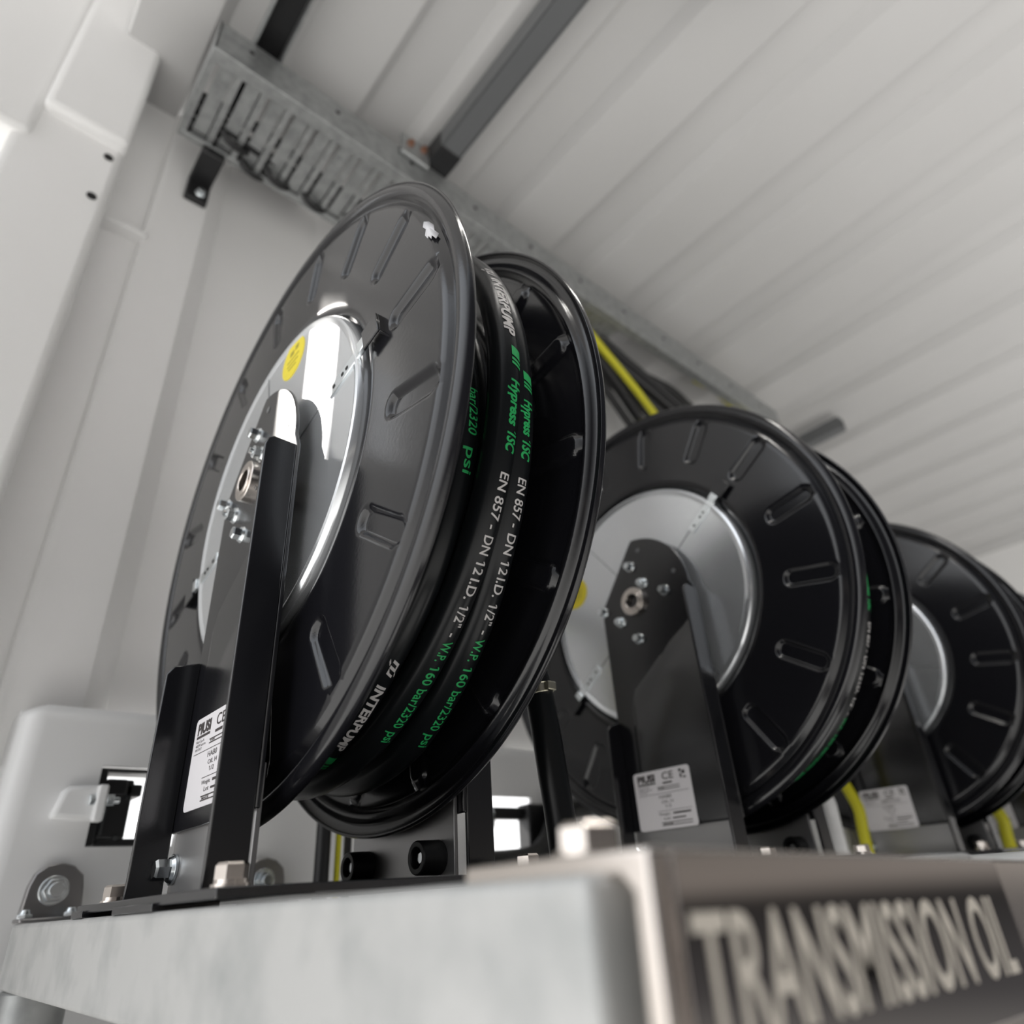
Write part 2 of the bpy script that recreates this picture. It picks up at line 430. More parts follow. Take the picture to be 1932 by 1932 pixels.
def logo(bm, a, b, cap, al0=.10):
    """the little printed mark: two linked hooks with a dot"""
    d = a - b
    q = lambda u0, u1, lo, hi: (a - d * u0, a - d * u1, lo, hi)
    hose_quads(bm, [q(0, .20, -.30, .38), q(.20, .55, .20, .38), q(.40, .60, -.34, .38), q(.60, .82, -.34, -.14), q(.82, 1.0, -.34, .30), q(.0, .2, -.62, -.42), q(.82, 1.0, .40, .60)], cap, al0)

def make_reel():
    X = 0.0
    root = thing('hose_reel', 'near black hose reel with printed hose, standing alone in front', 'hose reel', (.20, AX_Y, BZ), 'row of hose reels')
    def part(name, bm, mt, par=root, **k):
        o = obj(name, bm, mt, **k)
        if par is root:
            o.parent = root
            o.location = Vector(o.location) - root.location
        else: o.parent = par
        return o
    ax = (0, AX_Y, AX_Z)
    fl = part('front_flange', flange_bm(), M['blackgl'], loc=(.165, AX_Y, AX_Z), solid=.0014)
    rf = bpy.data.objects.new('rear_flange', fl.data); C.objects.link(rf); rf.parent = root
    rf.location = Vector((.2735, AX_Y, AX_Z)) - root.location; rf.rotation_euler = (0, 0, PI)
    s = rf.modifiers.new('solid', 'SOLIDIFY'); s.thickness = .0014; s.offset = 0
    bm = NB(); lathe(bm, [(.030, .174), (.1415, .174), (.1415, .181), (.170, .182), (.170, .262), (.1415, .264), (.1415, .270), (.030, .270)], 96)
    part('drum', bm, M['black'], loc=ax)
    # bright zinc hub disc with rolled rim
    bm = NB(); lathe(bm, [(.0, -.0035), (.06, -.0035), (.1315, -.0035), (.1325, -.0036), (.1335, -.0039), (.1350, -.0045), (.1368, -.0052), (.1388, -.0046), (.1402, -.0028), (.1408, .000), (.1410, .012), (.130, .013), (0, .013)], 128)
    hub = part('hub_disc', bm, M['galvdisc'], loc=(.1640, AX_Y, AX_Z))
    # spring clips holding the disc, and the folded seams
    def radial(a0, u0, u1, wd, x0, x1, bm):
        c, s_ = math.cos(R_(a0)), math.sin(R_(a0))
        P = lambda u, v, x: bm.verts.new((x, -(u * c - v * s_), u * s_ + v * c))
        v = [P(u, q, x) for x in (x0, x1) for u in (u0, u1) for q in (-wd / 2, wd / 2)]
        for f in ((0, 1, 3, 2), (4, 6, 7, 5), (0, 4, 5, 1), (2, 3, 7, 6), (0, 2, 6, 4), (1, 5, 7, 3)): bm.faces.new([v[i] for i in f])
    for i, a0 in enumerate((14.0, 194.0)):
        bm = NB(); radial(a0, .100, .146, .0105, -.0058, -.0038, bm); radial(a0, .142, .150, .0105, -.0075, -.0038, bm)
        cl = part('clip', bm, M['zinc'], bevel=.0006, loc=(.165, AX_Y, AX_Z))
        bm = NB(); radial(a0, .149, .168, .0195, -.0075, -.0058, bm); radial(a0, .1655, .168, .0195, -.0060, .0045, bm)
        hk = obj('hook', bm, M['blackgl'], parent=cl, bevel=.0007); hk['label'] = 'black hooked end'
        bm = NB()
        for u in (.106, .118, .124): radial(a0 , u, u + .0028, .0024, -.0061, -.0056, bm)
        obj('rivet', bm, M['hole'], parent=cl)
    for a0 in (14, 104, 194, 284):
        bm = NB(); radial(a0 + 1.2, .05, .134, .0006, -.0040, -.0032, bm)
        obj('seam', bm, M['grey'], parent=hub)
    # round yellow sticker
    bm = NB(); ca = R_(81); cy_, cz_ = -.117 * math.cos(ca), .117 * math.sin(ca)
    cyl(bm, (-.0039, cy_, cz_), (-.0034, cy_, cz_), .0205, 40)
    st = part('sticker', bm, M['yellow'], loc=(.1639, AX_Y, AX_Z))
    bm = NB()
    for i, (dy, dz, L) in enumerate(((-.006, .009, .006), (.003, .007, .007), (0, .000, .022), (0, -.005, .020), (0, -.0095, .014))):
        h = .005 if i < 2 else .0014
        bx(bm, -.00405, -.0039, cy_ + dy - L / 2, cy_ + dy + L / 2, cz_ + dz - h / 2, cz_ + dz + h / 2)
    obj('sticker_lettering', bm, mat('faded_sticker_print', (.36, .30, .03), .6), parent=st)
    # brackets
    part('front_bracket', bracket_bm(.148, -1), M['black'], bevel=.0009, seg=2)
    part('rear_bracket', bracket_bm(.283, 1), M['black'], bevel=.0009, seg=2)
    part('bracket_foot', foot_bm(.1512), M['foot'], bevel=.0006)
    part('bracket_foot', foot_bm(.2798), M['foot'], bevel=.0006)
    # hub fitting: ring nut with open bore
    bm = NB(); cyl(bm, (.1425, HY, HZ), (.149, HY, HZ), .0165, 40, bore=.0085)
    cyl(bm, (.1415, HY, HZ), (.160, HY, HZ), .0120, 40, bore=.0085)
    part('hub_nut', bm, M['stainless'], bevel=.0008)
    part('hub_bore', cyl(NB(), (.1485, HY, HZ), (.1495, HY, HZ), .0086, 30), M['hole'])
    for dy, dz in ((-.001, .0445), (.0485, .0020), (.002, -.0445), (-.0435, -.0005)):
        part('bolt', hexbolt(NB(), (.148, HY + dy, HZ + dz), (-1, 0, 0), .0085, .0058, phase=.4), M['zinc'])
    for dy, dz in ((-.0155, .0180), (.0245, -.0178)):
        bm = NB(); hexbolt(bm, (.148, HY + dy, HZ + dz), (-1, 0, 0), .0088, .0056, phase=.1, stud=.0022)
        part('bolt', bm, M['zinc'])
    for dy, dz in ((-.0165, .0605), (-.0605, .0170), (-.014, -.012), (.013, .0105)):
        bm = NB(); rr = .0028 if abs(dy) > .0155 else .0016
        part('bracket_hole', cyl(bm, (.1476, HY + dy, HZ + dz), (.1485, HY + dy, HZ + dz), rr, 18), M['grey'])
    part('bolt', hexbolt(NB(), (.151, .4975, .0255), (-1, 0, 0), .0105, .0085, phase=.2, washer=.0088), M['zinc'])
    # foot plate on the frame, with its fixing bolts
    bm = NB(); bx(bm, .1145, .330, .318, .558, BZ + .002, BZ + .0065); bx(bm, .1125, .145, .5335, .561, BZ - .0005, BZ + .0035); bx(bm, .1125, .145, .395, .465, BZ - .0005, BZ + .0035)
    part('foot_plate', bm, M['black'], bevel=.0006)
    for y, x in ((.3455, .1305), (.5405, .1315), (.3455, .312), (.5405, .312)):
        bm = NB(); cyl(bm, (x, y, BZ + .0065), (x, y, BZ + .0082), .0088, 30); cyl(bm, (x, y, BZ + .0082), (x, y, BZ + .0100), .0076, 30)
        hexbolt(bm, (x, y, BZ + .0100), (0, 0, 1), .0130, .0070, flange=False, phase=.35)
        part('foot_bolt', bm, M['stainless'])
    # rubber stops with a screw in each, low on the rear bracket
    for y in (.4815, .3945):
        bp_ = part('rubber_stop', cyl(NB(), (.2797, y, .0222), (.2625, y, .0222), .0102, 32, .0098, bore=.0058), M['blackmat'], bevel=.0008)
        o = obj('screw', hexbolt(NB(), (.2695, y, .0222), (-1, 0, 0), .0066, .004, flange=False), M['zinc'], parent=bp_)
    # rating label
    y1, y0, z0, z1 = .4745, .4025, .0550, .1108; xl = .148 - .0035
    rc = .0035; poly = []
    for cy_, cz_, a in ((y0 + rc, z0 + rc, 180), (y0 + rc, z1 - rc, 90), (y1 - rc, z1 - rc, 0), (y1 - rc, z0 + rc, -90)):
        poly += [(cy_ + rc * math.cos(R_(a + 90 - 90 * i / 5)), cz_ + rc * math.sin(R_(a + 90 - 90 * i / 5))) for i in range(6)]
    lb = part('rating_label', prism(NB(), poly, 0, xl - .0007, xl + .0006), M['label'])
    bm = NB(); xp = xl - .00085
    W, H = y1 - y0, z1 - z0
    def T(body, u, v, L, h, bold=.0): flat_text(bm, body, (xp, y1 - u * W, z0 + v * H), (0, -1, 0), (0, 0, 1), L * W, h * H, bold)
    def bar(u, v, L, h): bx(bm, xp - .00005, xp + .00005, y1 - (u + L) * W, y1 - u * W, z0 + v * H, z0 + (v + h) * H)
    T('PIUSI', .07, .815, .32, .125, .05); bar(.07, .765, .32, .028)
    T('Piusi S.p.A.', .075, .715, .20, .032); T('46029 Suzzara', .075, .670, .24, .032); T('MN ITALY', .075, .625, .16, .032)
    T('CE', .52, .82, .20, .13, .01)
    bar(.52, .745, .16, .03)
    bar(.41, .650, .39, .012); bar(.41, .690, .39, .012); T('TYPE', .425, .665, .11, .022, .02)
    bar(.06, .590, .88, .006)
    T('HAB0', .42, .505, .21, .062); T('OIL H', .45, .425, .20, .05); T('1/2', .50, .350, .11, .05)
    bar(.36, .295, .58, .006)
    T('Weight', .37, .225, .20, .045); bar(.62, .23, .30, .028); T('Lot', .45, .150, .11, .05); bar(.60, .155, .22, .022)
    bar(.40, .055, .52, .012); bar(.40, .098, .52, .012); T('MADE', .43, .070, .16, .026, .02)
    # conformity mark of little blocks at the top right
    for u, v, L, h in ((.82, .90, .04, .05), (.87, .86, .05, .06), (.83, .80, .03, .07), (.88, .79, .05, .03)): bar(u, v, L, h)
    obj('label_lettering', bm, M['ink'], parent=lb)
    # hose
    hs = part('hose', hose_bm(), M['rubber'])
    cap = .0066
    A = -360
    def run(o, tab, cap=cap, al0=.10):
        wt, gt = NB(), NB()
        for kind, body, a, b, sh in tab:
            tgt = gt if kind in 'gG' else wt
            if body == '#':
                d = a - b; hose_quads(tgt, [(a, a - d * .52, -.5, .5), (a - d * .64, a - d * .78, -.5, .5), (a - d * .86, b, -.5, .5)], cap)
            elif body == '@': logo(tgt, a, b, cap * 1.05, al0)
            else: hose_text(tgt, body, a, b, cap, .035 if kind in 'WG' else .012, sh, base=-.0002, al0=al0)
        for nm, tb_, mt_ in (('white_lettering', wt, 'txtw'), ('green_lettering', gt, 'txtg')):
            if len(tb_.verts): obj(nm, tb_, M[mt_], parent=hs)
    tA = [('W', '@', 24.6, 21.9, 0), ('W', 'INTERPUMP', 20.6, 3.5, .25), ('G', '#', .9, -2.8, 0), ('G', 'Hypress', -5.4, -13.5, .2), ('G', '1SC', -14.3, -17.8, .2),
          ('w', 'EN 857 -', -21.0, -29.5, 0), ('w', 'DN', -30.5, -33.3, 0), ('w', '12', -34.2, -36.3, 0), ('w', 'I.D.', -36.9, -40.0, 0), ('w', '1/2"', -41.0, -44.3, 0), ('w', '-', -45.3, -45.9, 0),
          ('g', 'W.P.', -46.7, -50.0, 0), ('g', '160', -50.9, -54.2, 0), ('g', 'bar/2320', -55.0, -62.9, 0), ('g', 'psi', -63.9, -66.4, 0)]
    run(0, [(k, b, x + A, y + A, s) for k, b, x, y, s in tA[2:]])
    run(0, [(k, b, x + A, y + A, s) for k, b, x, y, s in tA[:1]], .0072, -.34)
    run(0, [(k, b, x + A, y + A, s) for k, b, x, y, s in tA[1:2]], .0074, -.16)
    tB = [('G', '#', -3.2, -6.2, 0), ('G', 'Hypress', -8.1, -14.1, .2), ('G', '1SC', -14.7, -18.0, .2), ('w', 'EN 857 -', -20.8, -28.2, 0), ('w', 'DN', -29.2, -32.3, 0), ('w', '12', -33.2, -35.3, 0), ('w', 'I.D.', -35.8, -38.7, 0),
          ('w', '1/2"', -39.7, -43.0, 0), ('w', '-', -43.9, -44.5, 0), ('g', 'W.P.', -45.3, -49.1, 0), ('g', '160', -50.1, -53.7, 0), ('g', 'bar/2320', -54.5, -62.8, 0), ('g', 'psi', -63.8, -67.1, 0)]
    run(0, [(k, b, x + 2 * A, y + 2 * A, s) for k, b, x, y, s in tB])
    run(0, [('g', 'bar/2320', -5.5, -14.8, 0), ('g', 'psi', -17.2, -21.8, 0), ('W', '@', -52.6, -55.2, 0), ('W', 'INTERPUMP', -57.0, -73.0, .25), ('G', '#', -75.5, -80.2, 0), ('G', 'Hypress', -84.5, -94, .2)])
    return root

REEL = make_reel()
def clone(root, dx, label):
    r = root.copy(); C.objects.link(r); r.location = root.location + Vector((dx, 0, 0)); r['label'] = label
    for ch in list(root.children):
        c = ch.copy(); C.objects.link(c); c.parent = r
        for g in list(ch.children):
            d = g.copy(); C.objects.link(d); d.parent = c
    return r
R2 = clone(REEL, .458, 'second black hose reel, behind the printed one, its hub shaded')
R3 = clone(REEL, .992, 'third black hose reel, half hidden behind the second reel')
R4 = clone(REEL, 1.450, 'farthest black hose reel, barely showing past the third')
def spin(r, da, ds):
    for c in r.children:
        k = c.name.split('.')[0]
        # turn the hub fittings about the reel axis (angles grow from -Y towards +Z)
        if k in ('hub_disc', 'clip'): c.rotation_euler = (-R_(da), 0, 0)
        if k == 'sticker': c.rotation_euler = (-R_(ds), 0, 0)
        if k == 'rating_label': c.location = c.location + Vector((0, .016, -.010))
spin(R2, 21.5, 75); spin(R3, 60, 150); spin(R4, 40, 30)
# chipped white paint on the near rim only
bm = NB(); pts = [(0, .0), (.35, .3), (.2, .75), (.55, 1.0), (.85, .8), (1.0, .35), (.9, -.2), (1.05, -.6), (.8, -1.0), (.62, -.62), (.45, -.8), (.3, -.35), (.12, -.42)]
c0 = bm.verts.new((.1625, AX_Y - .2312 * math.cos(R_(20.5)), AX_Z + .2312 * math.sin(R_(20.5))))
ring = []
for u, v in pts:
    r = .2262 + .0075 * u; a = R_(19.8 + v * 3.6)
    x = .165 + (-.001 if r < .2312 else -.001 + (r - .2312) * 1.2) - .0024
    ring.append(bm.verts.new((x, AX_Y - r * math.cos(a), AX_Z + r * math.sin(a))))
for i in range(len(ring)): bm.faces.new((c0, ring[i], ring[(i + 1) % len(ring)]))
o = obj('paint_chip', bm, M['chip'], parent=REEL, solid=.0004); o.location = -REEL.location; o['label'] = 'ragged white scuff on the rim'

# ------------------------------------------------------------------ steel frame under the reels
o = obj('frame_beam', bx(NB(), .112, .160, .1068, .765, -.0425, BZ - .0005), M['galv'], bevel=.0028, seg=3)
tag(o, 'thick galvanised steel beam across the bottom left, under the near reel', 'beam', 'cross beams of the reel frame')
for i, x in enumerate((.283, .570, .741, 1.104, 1.275, 1.562, 1.733)):
    b = obj('frame_beam', bx(NB(), x, x + .048, .1045, .765, -.0425, BZ - .0005), M['galv'], bevel=.004, seg=3)
    tag(b, ('galvanised cross beam under the rear foot of the near reel', 'galvanised cross beam under the front foot of the second reel', 'galvanised cross beam under the rear foot of the second reel',
            'galvanised cross beam under the front foot of the third reel', 'galvanised cross beam under the rear foot of the third reel',
            'galvanised cross beam under the front foot of the farthest reel', 'galvanised cross beam under the rear foot of the farthest reel')[i], 'beam', 'cross beams of the reel frame')
o = obj('frame_leg', cyl(NB(), (.134, .735, -.0425), (.134, .735, -.75), .024, 32), M['galvdull'], bevel=.002)
tag(o, 'round grey leg under the far left end of the beam', 'leg')
# angle steel rail along the front, carrying the sign; slightly out of level
rail = thing('angle_rail', 'bare steel angle rail with a bolt on top, carrying the black sign', 'rail', (.1185, .0955, .0064))
rail.rotation_euler = (0, R_(1.95), 0)
bm = NB(); T_ = .0052
poly = [(0, 0), (.060, 0), (.0605, -.002), (.060, -T_), (T_ + .003, -T_), (T_, -T_ - .003), (T_, -.072), (0, -.072)]
prism(bm, poly, 0, 0, 1.75)
obj('angle_bar', bm, M['stainless'], parent=rail, bevel=.0011, seg=3)
bm = NB(); p = (.0145, .029, 0)
cyl(bm, p, (p[0], p[1], .0008), .0098, 36); cyl(bm, (p[0], p[1], .0008), (p[0], p[1], .0014), .0088, 36)
hexbolt(bm, (p[0], p[1], .0014), (0, 0, 1), .0135, .0062, flange=False, phase=.1)
obj('bolt', bm, M['stainless'], parent=rail)
# black sign plate
sg = thing('name_plate', 'glossy black sign reading TRANSMISSION OIL on the front rail', 'sign', (.1185, .0955, .0064)); sg.rotation_euler = rail.rotation_euler
rc = .012; x0, x1, z0, z1 = .0050, .1940, -.0440, -.0008; poly = []
for cx, cz, a in ((x0 + .002, z1 - .002, 90), (x1 - .002, z1 - .002, 0), (x1 - rc, z0 + rc, -90), (x0 + rc, z0 + rc, 180)):
    rr = .002 if cz > -.01 else rc
    poly += [(cx + rr * math.cos(R_(a + 90 - 90 * i / 8)), cz + rr * math.sin(R_(a + 90 - 90 * i / 8))) for i in range(9)]
obj('plate', prism(NB(), poly, 1, -.0016, -.0001), M['sign'], parent=sg, bevel=.0003)
bm = NB(); flat_text(bm, 'TRANSMISSION OIL', (.0080, -.00175, -.0330), (1, 0, 0), (0, 0, 1), .1735, .0222, .014)
o = obj('lettering', bm, M['letter'], parent=sg); o['label'] = 'pale engraved capitals'
# small round-head fastener on the beam end seen in the gap
# ------------------------------------------------------------------ hose between the reels
hz = thing('supply_hose', 'upright black rubber hose with metal clamp between the near and second reels', 'hose', (.3588, .36, .0))
bm = NB(); sweep(bm, [Vector(p) - hz.location for p in spline([(.322, .43, .30), (.333, .385, .215), (.3415, .365, .160), (.3475, .36, .122), (.3535, .36, .075), (.3588, .36, .026), (.362, .36, -.06)], 8)], .0106, 24)
obj('hose_body', bm, M['rubber'], parent=hz)
bm = NB(); d = Vector((-.009, .003, .06)).normalized(); c = Vector((.3466, .36, .129)) - hz.location
cyl(bm, c - d * .0035, c + d * .0035, .0113, 32, bore=.0103); bx(bm, c.x - .004, c.x + .004, c.y - .0150, c.y - .0105, c.z - .003, c.z + .003)
obj('clamp', bm, M['brass'], parent=hz, bevel=.0004)

# ------------------------------------------------------------------ fittings on the side panel
def lug(x0, label, cat='bracket'):
    r = thing('hinge_lug', label, cat, (x0 + .02, .78, BZ), 'steel lugs bolting the frame to the panel')
    L = r.location
    bm = NB(); poly = [(x0, BZ), (x0 + .0475, BZ)]; 
    poly += [(x0 + .0445 - .0, .028), (x0 + .0425, .038), (x0 + .034, .0455), (x0 + .0235, .0485), (x0 + .013, .0465), (x0 + .005, .040), (x0 + .002, .030)]
    prism(bm, [(a - L.x, b - L.z) for a, b in poly], 1, -.003, .010 - .0005)
    bx(bm, x0 - L.x - .004, x0 + .0475 - L.x, -.036, -.003, 0, .003)
    obj('plate', bm, M['lugsteel'], parent=r, bevel=.0012)
    bm = NB(); cx, cz = x0 + .0215 - L.x, .0265 - L.z
    cyl(bm, (cx, -.003, cz), (cx, -.005, cz), .0118, 32); cyl(bm, (cx, -.005, cz), (cx, -.011, cz), .0098, 6); cyl(bm, (cx, -.011, cz), (cx, -.0165, cz), .0060, 24)
    obj('bolt', bm, M['zinc'], parent=r, bevel=.0006)
    for dx in (-.001, .0325):
        bm = NB(); q = (x0 + dx + .0015 - L.x, -.0255, .003)
        cyl(bm, q, (q[0], q[1], q[2] + .003), .0062, 6); cyl(bm, (q[0], q[1], q[2] + .003), (q[0], q[1], q[2] + .0065), .0045, 20, .003)
        obj('nut', bm, M['zinc'], parent=r, bevel=.0005)
lug(.1165, 'stainless lug with a bolt, at the far left end of the galvanised beam')
lug(.3060, 'stainless lug with a bolt, seen just behind the near bracket post')
# white latch block with bolt, and the black latch in the left opening
lt = thing('panel_latch', 'white latch block with a bolt at the left opening of the panel', 'latch', (.14, .79, .098))
bm = NB(); prism(bm, [(-.020, -.014), (-.014, .010), (-.009, .0145), (.0195, .0165), (.0215, .012), (.018, -.016)], 1, -.016, 0)
obj('block', bm, M['panel'], parent=lt, bevel=.005, seg=3)
obj('tab', bx(NB(), .0135, .0225, -.0235, -.012, -.017, .0155), M['panel'], parent=lt, bevel=.002)
bm = NB(); cyl(bm, (.0085, -.017, .002), (.0140, -.017, .002), .0052, 6); cyl(bm, (.0225, -.018, .002), (.0290, -.018, .002), .0056, 6); cyl(bm, (.0285, -.018, .002), (.034, -.018, .002), .003, 12)
obj('bolt', bm, M['zinc'], parent=lt, bevel=.0005)
lk = thing('latch_mechanism', 'black latch mechanism inside the left daylight opening', 'latch', (.19, .80, .07))
bm = NB(); L = Vector((.19, .80, .07))
def lb_(x0, x1, y0, y1, z0, z1): bx(bm, x0 - L.x, x1 - L.x, y0 - L.y, y1 - L.y, z0 - L.z, z1 - L.z)
lb_(.157, .1655, .797, .83, .062, .1335); lb_(.1655, .1915, .80, .83, .069, .1235); lb_(.1655, .235, .80, .83, .0615, .0695); lb_(.1845, .2000, .80, .83, .1075, .1195); lb_(.161, .235, .80, .83, .130, .134); lb_(.1655, .185, .797, .802, .1075, .1235)
obj('housing', bm, M['blackmat'], parent=lk, bevel=.003, seg=2)
bm = NB(); cyl(bm, (.1855 - L.x, -.004, .1065 - L.z), (.1855 - L.x, .01, .1065 - L.z), .0022, 14); cyl(bm, (.1825 - L.x, -.004, .0695 - L.z), (.1825 - L.x, .01, .0695 - L.z), .0022, 14)
bx(bm, .1672 - L.x, .1695 - L.x, -.006, .0, .072 - L.z, .094 - L.z)
obj('pin', bm, M['zinc'], parent=lk)
# right opening: black bar, white knob, black pipe fitting
lk = thing('latch_bar', 'black bar with pale knob crossing the bright opening behind the near reel', 'latch', (.68, .80, .10))
obj('bar', bx(NB(), -.045, .090, 0, .014, -.0090, .0075), M['blackmat'], parent=lk, bevel=.002)
obj('bar_end', bx(NB(), .040, .090, -.012, .016, -.058, .012), M['blackmat'], parent=lk, bevel=.004)
bm = NB(); sweep(bm, [(-.030, -.006, .004), (-.030, -.006, -.004), (-.031, -.006, -.018), (-.033, -.006, -.030)], [.006, .0085, .0085, .004], 16)
obj('knob', bm, M['zinc'], parent=lk)
bm = NB(); sweep(bm, spline([(.86, .79, .115), (.79, .775, .105), (.755, .765, .085), (.728, .76, .055), (.690, .755, .036), (.60, .75, .030)], 8), .0175, 20)
o = obj('valve_pipe', bm, M['blackmat']); tag(o, 'bent black pipe low between the near and second reels', 'pipe')

# vertical cables behind the reels
def cable(name, pts, r, mt, label, cat='cable', grp=None, n=12, k=8):
    o = obj(name, sweep(NB(), spline(pts, k), r, n), mt); tag(o, label, cat, grp); return o
cable('black_cable', [(.352, .70, -.3), (.352, .70, .2), (.352, .74, .40), (.352, .875, .48)], .0075, M['blackmat'], 'thick black cable beside the yellow one behind the near reel', grp='cables behind the near reel')
cable('yellow_cable', [(.3685, .70, -.3), (.3690, .70, .2), (.3695, .74, .38), (.3695, .875, .46)], .0030, M['ylcable'], 'thin yellow cable upright behind the near reel', grp='cables behind the near reel')
cable('black_cable', [(.3795, .70, -.3), (.3795, .70, .2), (.379, .74, .39), (.379, .875, .47)], .0040, M['blackmat'], 'thin black cable right of the yellow one behind the near reel', grp='cables behind the near reel')
cable('yellow_cable', [(1.090, .483, -.3), (1.087, .48, .01), (1.080, .48, .10), (1.05, .55, .26), (1.02, .72, .36), (1.02, .875, .40)], .0080, M['ylcable'], 'yellow cable hanging between the second and third reels')
cable('yellow_cable', [(1.512, .42, -.3), (1.507, .42, .0), (1.497, .42, .08), (1.46, .50, .24), (1.40, .70, .36), (1.40, .875, .40)], .0100, M['ylcable'], 'yellow cable at the far right edge, beyond the third reel')
cable('grey_pipe', [(.965, .46, -.3), (.960, .46, .02), (.945, .46, .10), (.92, .52, .24), (.90, .70, .33), (.90, .875, .36)], .0110, M['panel'], 'pale grey upright pipe low between the second and third reels', 'pipe')

# ------------------------------------------------------------------ cable tray under the ceiling
ZT, YN, YF, X0, X1 = 1.10, .632, .797, .061, 1.66
tr = thing('cable_tray', 'dull galvanised cable tray running along under the ceiling', 'cable tray', (X0, YN, ZT))
bm = NB()
def tb(x0, x1, y0, y1, z0, z1): bx(bm, x0 - X0, x1 - X0, y0 - YN, y1 - YN, z0 - ZT, z1 - ZT)
tb(X0, X1, YN, YN + .003, ZT, ZT + .072); tb(X0, X1, YN, YN + .022, ZT - .001, ZT + .002)
obj('side_rail', bm, M['galvdull'], parent=tr, bevel=.001)
bm = NB(); tb(X0, X1, YF - .003, YF, ZT, ZT + .072); tb(X0, X1, YF - .012, YF, ZT - .001, ZT + .002)
obj('side_rail', bm, M['galvdull'], parent=tr, bevel=.001)
bm = NB(); tb(X0, X0 + .003, YN, YF, ZT, ZT + .072)
x = X0
while x < .96:      # pressed floor: raised strips with narrow open slots between
    tb(x, x + .010, YN + .02, YF - .01, ZT + .001, ZT + .003); tb(x + .017, x + .0385, YN + .02, YF - .01, ZT + .006, ZT + .008)
    tb(x + .022, x + .0335, YN + .045, YN + .060, ZT + .0045, ZT + .006)
    x += .0400
obj('slotted_floor', bm, M['galvdull'], parent=tr)
bm = NB()
for k in range(11):
    xx = X0 + .05 + k * .145; cyl(bm, (xx - X0, -.0006, .045), (xx - X0, .0, .045), .0042, 16)
obj('rail_hole', bm, M['hole'], parent=tr)
for yy, r, dz, sway in ((.775, .011, .018, .006), (.752, .010, .017, .010), (.735, .009, .022, .012), (.765, .009, .034, .008)):
    pts = [(X0 + .01 + i * .1, yy + sway * math.sin(i * 1.7 + yy * 90), ZT + dz + .003 * math.sin(i * 2.3 + r * 900)) for i in range(16)]
    cable('black_cable', pts, r, M['blackmat'], 'black cable lying in the ceiling tray', grp='cables lying in the tray')
# knots and clips peeping under the tray floor
for i, (xx, yy, s) in enumerate(((.135, .755, .012), (.215, .775, .013), (.285, .778, .014), (.365, .770, .015), (.175, .785, .010))):
    bm = NB(); sweep(bm, spline([(xx - .018, yy - .004, ZT + .004), (xx - .006, yy, ZT - s * .5), (xx + .012, yy + .004, ZT - s * .5), (xx + .026, yy + .008, ZT + .004)], 6), .0055, 12)
    o = obj('cable_loop', bm, M['blackmat']); tag(o, ('black cable loop', 'second black cable loop', 'third black cable loop', 'fourth black cable loop', 'small black cable loop')[i] + ' dipping through the tray floor, counted from its left end', 'cable')
# support channels under the ceiling
def channel(x, yf, yt, label, cap=None, w_=.045, z0=1.176, z1=1.217, mt='grey'):
    r = thing('support_channel', label, 'channel', (x, yf, z0), 'channels carrying the tray')
    bm = NB()
    poly = [(-w_ / 2, 0), (-w_ / 2, z1 - z0), (w_ / 2, z1 - z0), (w_ / 2, 0), (w_ / 2 - .003, 0), (w_ / 2 - .003, z1 - z0 - .003), (-w_ / 2 + .003, z1 - z0 - .003), (-w_ / 2 + .003, 0)]
    prism(bm, poly, 1, 0, yt - yf)
    if mt == 'grey': bx(bm, -w_ / 2 + .004, w_ / 2 - .004, .001, yt - yf - .001, .001, .004)
    obj('channel_bar', bm, M[mt], parent=r, bevel=.001)
    if mt != 'grey': obj('channel_inside', bx(NB(), -w_ / 2 + .003, w_ / 2 - .003, .002, yt - yf - .002, z1 - z0 - .006, z1 - z0 - .003), M['blackmat'], parent=r)
    if cap: obj('end_cap', bx(NB(), -w_ / 2 - .001, w_ / 2 + .001, cap[0] - yf, cap[1] - yf, -.0015, z1 - z0 + .001), M['blackmat'], parent=r, bevel=.002)
    return r
channel(.134, -.40, .80, 'dark open channel above the left end of the tray', mt='galvdull', w_=.046)
c2 = channel(.455, -.40, .655, 'long dark grey channel reaching forward under the ceiling, black cap at its end', cap=(.585, .657))
channel(1.925, .552, .80, 'short channel stub poking out over the far reels', mt='grey', w_=.036)
bm = NB(); bx(bm, .375, .434, .622, .6315, 1.150, 1.205); 
o = obj('tray_bracket', bm, M['galvdull'], bevel=.003); tag(o, 'flat bracket with rusty bolts joining tray to the dark grey channel', 'bracket')
for xx, zz in ((.392, 1.183), (.420, 1.190)):
    b = obj('bolt', hexbolt(NB(), (xx, .622, zz), (0, -1, 0), .010, .006), mat('rusty_bolt', (.22, .11, .07), .5, .6), parent=o)
wb = thing('wall_bracket', 'black bracket under the left end of the tray on the wall', 'bracket', (.118, YW, 1.06))
obj('arm', bx(NB(), -.018, .018, -.075, 0, .020, .036), M['blackmat'], parent=wb, bevel=.003)
obj('back_plate', bx(NB(), -.018, .018, -.012, 0, -.022, .022), M['blackmat'], parent=wb, bevel=.003)
obj('bolt', hexbolt(NB(), (.004, -.012, -.002), (0, -1, 0), .011, .006), M['zinc'], parent=wb)

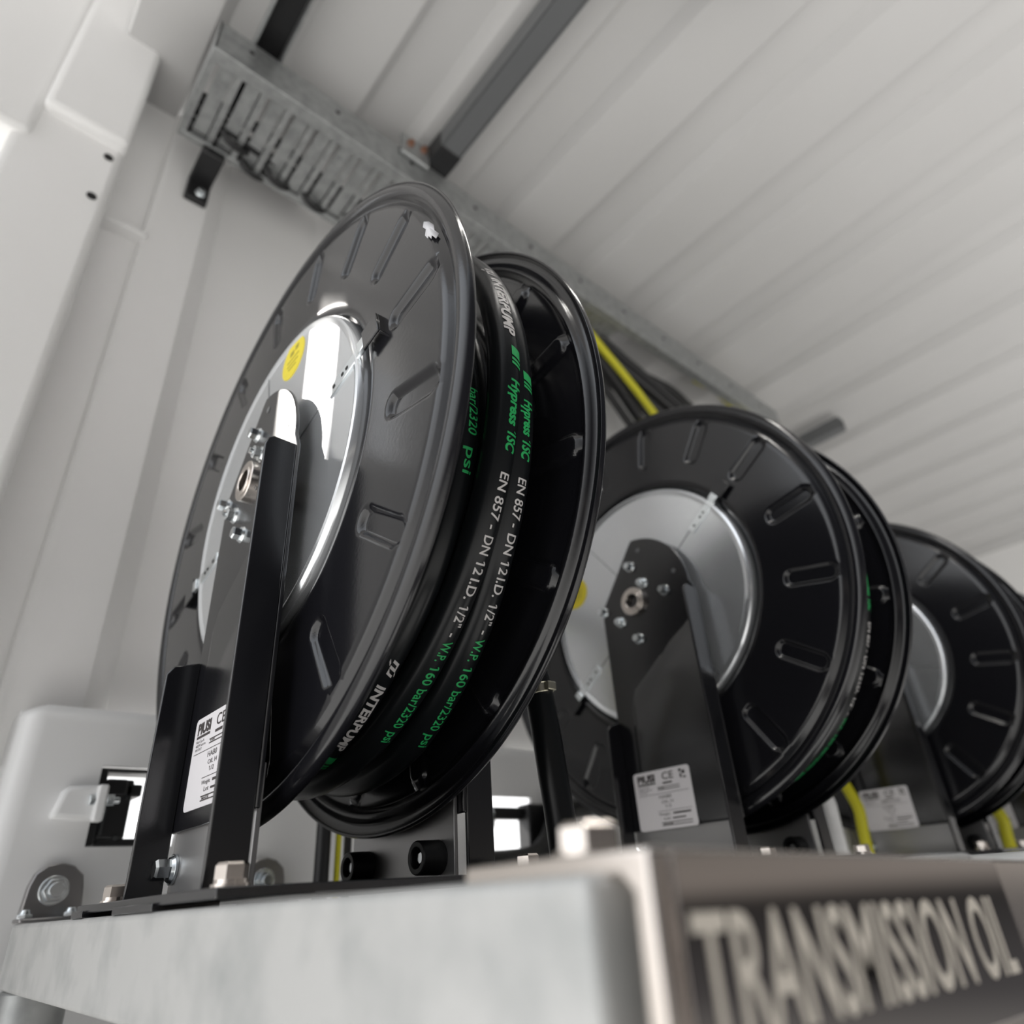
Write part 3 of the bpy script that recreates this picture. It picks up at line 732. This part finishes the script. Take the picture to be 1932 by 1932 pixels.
# cables dropping out of the tray on the far side of the near reel
cable('yellow_cable', [(.74, .70, 1.14), (.86, .685, 1.10), (.965, .69, 1.05), (1.05, .695, 1.005), (1.13, .70, .955), (1.25, .70, .86), (1.40, .72, .62), (1.44, .75, .20), (1.44, .75, -.30)], .0085, M['ylcable'], 'yellow cable curving down from the tray beside the near reel')
for i, (dx, dy, r) in enumerate(((-.045, .012, .0075), (-.085, .02, .009), (-.065, -.004, .006))):
    cable('black_cable', [(.74 + dx, .70 + dy, 1.14), (.86 + dx, .69 + dy, 1.09), (.965 + dx, .69 + dy, 1.03), (1.05 + dx, .695 + dy, .975), (1.13 + dx, .70 + dy, .91), (1.25 + dx, .70 + dy, .80), (1.35 + dx, .73 + dy, .60), (1.38 + dx, .76 + dy, .20), (1.38 + dx, .76 + dy, -.30)], r, M['blackmat'], 'black cable dropping with the yellow one beside the near reel', grp='black cables dropping beside the near reel')
for i, (dy, dz, r) in enumerate(((0, 0, .014), (.03, .012, .014), (.05, -.012, .013), (.02, -.03, .014), (-.012, -.012, .010), (.012, -.052, .013), (.04, -.045, .012), (-.005, -.035, .012))):
    cable('black_cable', [(.93, .715 + dy, 1.135 + dz), (1.03, .71 + dy, 1.098 + dz), (1.14, .705 + dy, 1.065 + dz), (1.25, .70 + dy, 1.03 + dz), (1.40, .69 + dy, .995 + dz), (1.6, .69 + dy, .94 + dz), (1.74, .70 + dy, .78 + dz), (1.80 + dz, .72 + dy, .40), (1.80 + dz, .72 + dy, -.30)], r, M['blackmat'], 'black cable in the bundle sagging over the second reel', grp='cable bundle over the second reel')
cable('yellow_cable', [(1.30, .665, 1.13), (1.40, .66, 1.13), (1.50, .665, 1.085), (1.62, .70, .96), (1.70, .752, .70), (1.72, .765, .40), (1.72, .765, -.30)], .011, M['ylcable'], 'short yellow cable peeping above the second reel')

# ------------------------------------------------------------------ unseen tube lamp, added to light the rims and walls
lp = thing('added_lamp', 'slim tube lamp added out of view to light the rims and walls', 'lamp', (.32, .02, 1.1755))
bm = NB(); bx(bm, -.36, .36, -.030, .030, -.034, 0); bx(bm, -.36, .36, -.034, -.030, -.074, 0); bx(bm, -.36, .36, .030, .034, -.074, 0); obj('housing', bm, M['panel'], parent=lp, bevel=.004)
tm = bpy.data.materials.new('added_lamp_tube'); tm.use_nodes = True
pb = tm.node_tree.nodes['Principled BSDF']; pb.inputs['Emission Color'].default_value = (1, .97, .92, 1); pb.inputs['Emission Strength'].default_value = 13
obj('tube', cyl(NB(), (-.32, 0, -.052), (.32, 0, -.052), .013, 20), tm, parent=lp)
bm = NB(); bx(bm, -.34, -.32, -.012, .012, -.066, -.032); obj('tube_holder', bm, M['panel'], parent=lp)
bm = NB(); bx(bm, .32, .34, -.012, .012, -.066, -.032); obj('tube_holder', bm, M['panel'], parent=lp)
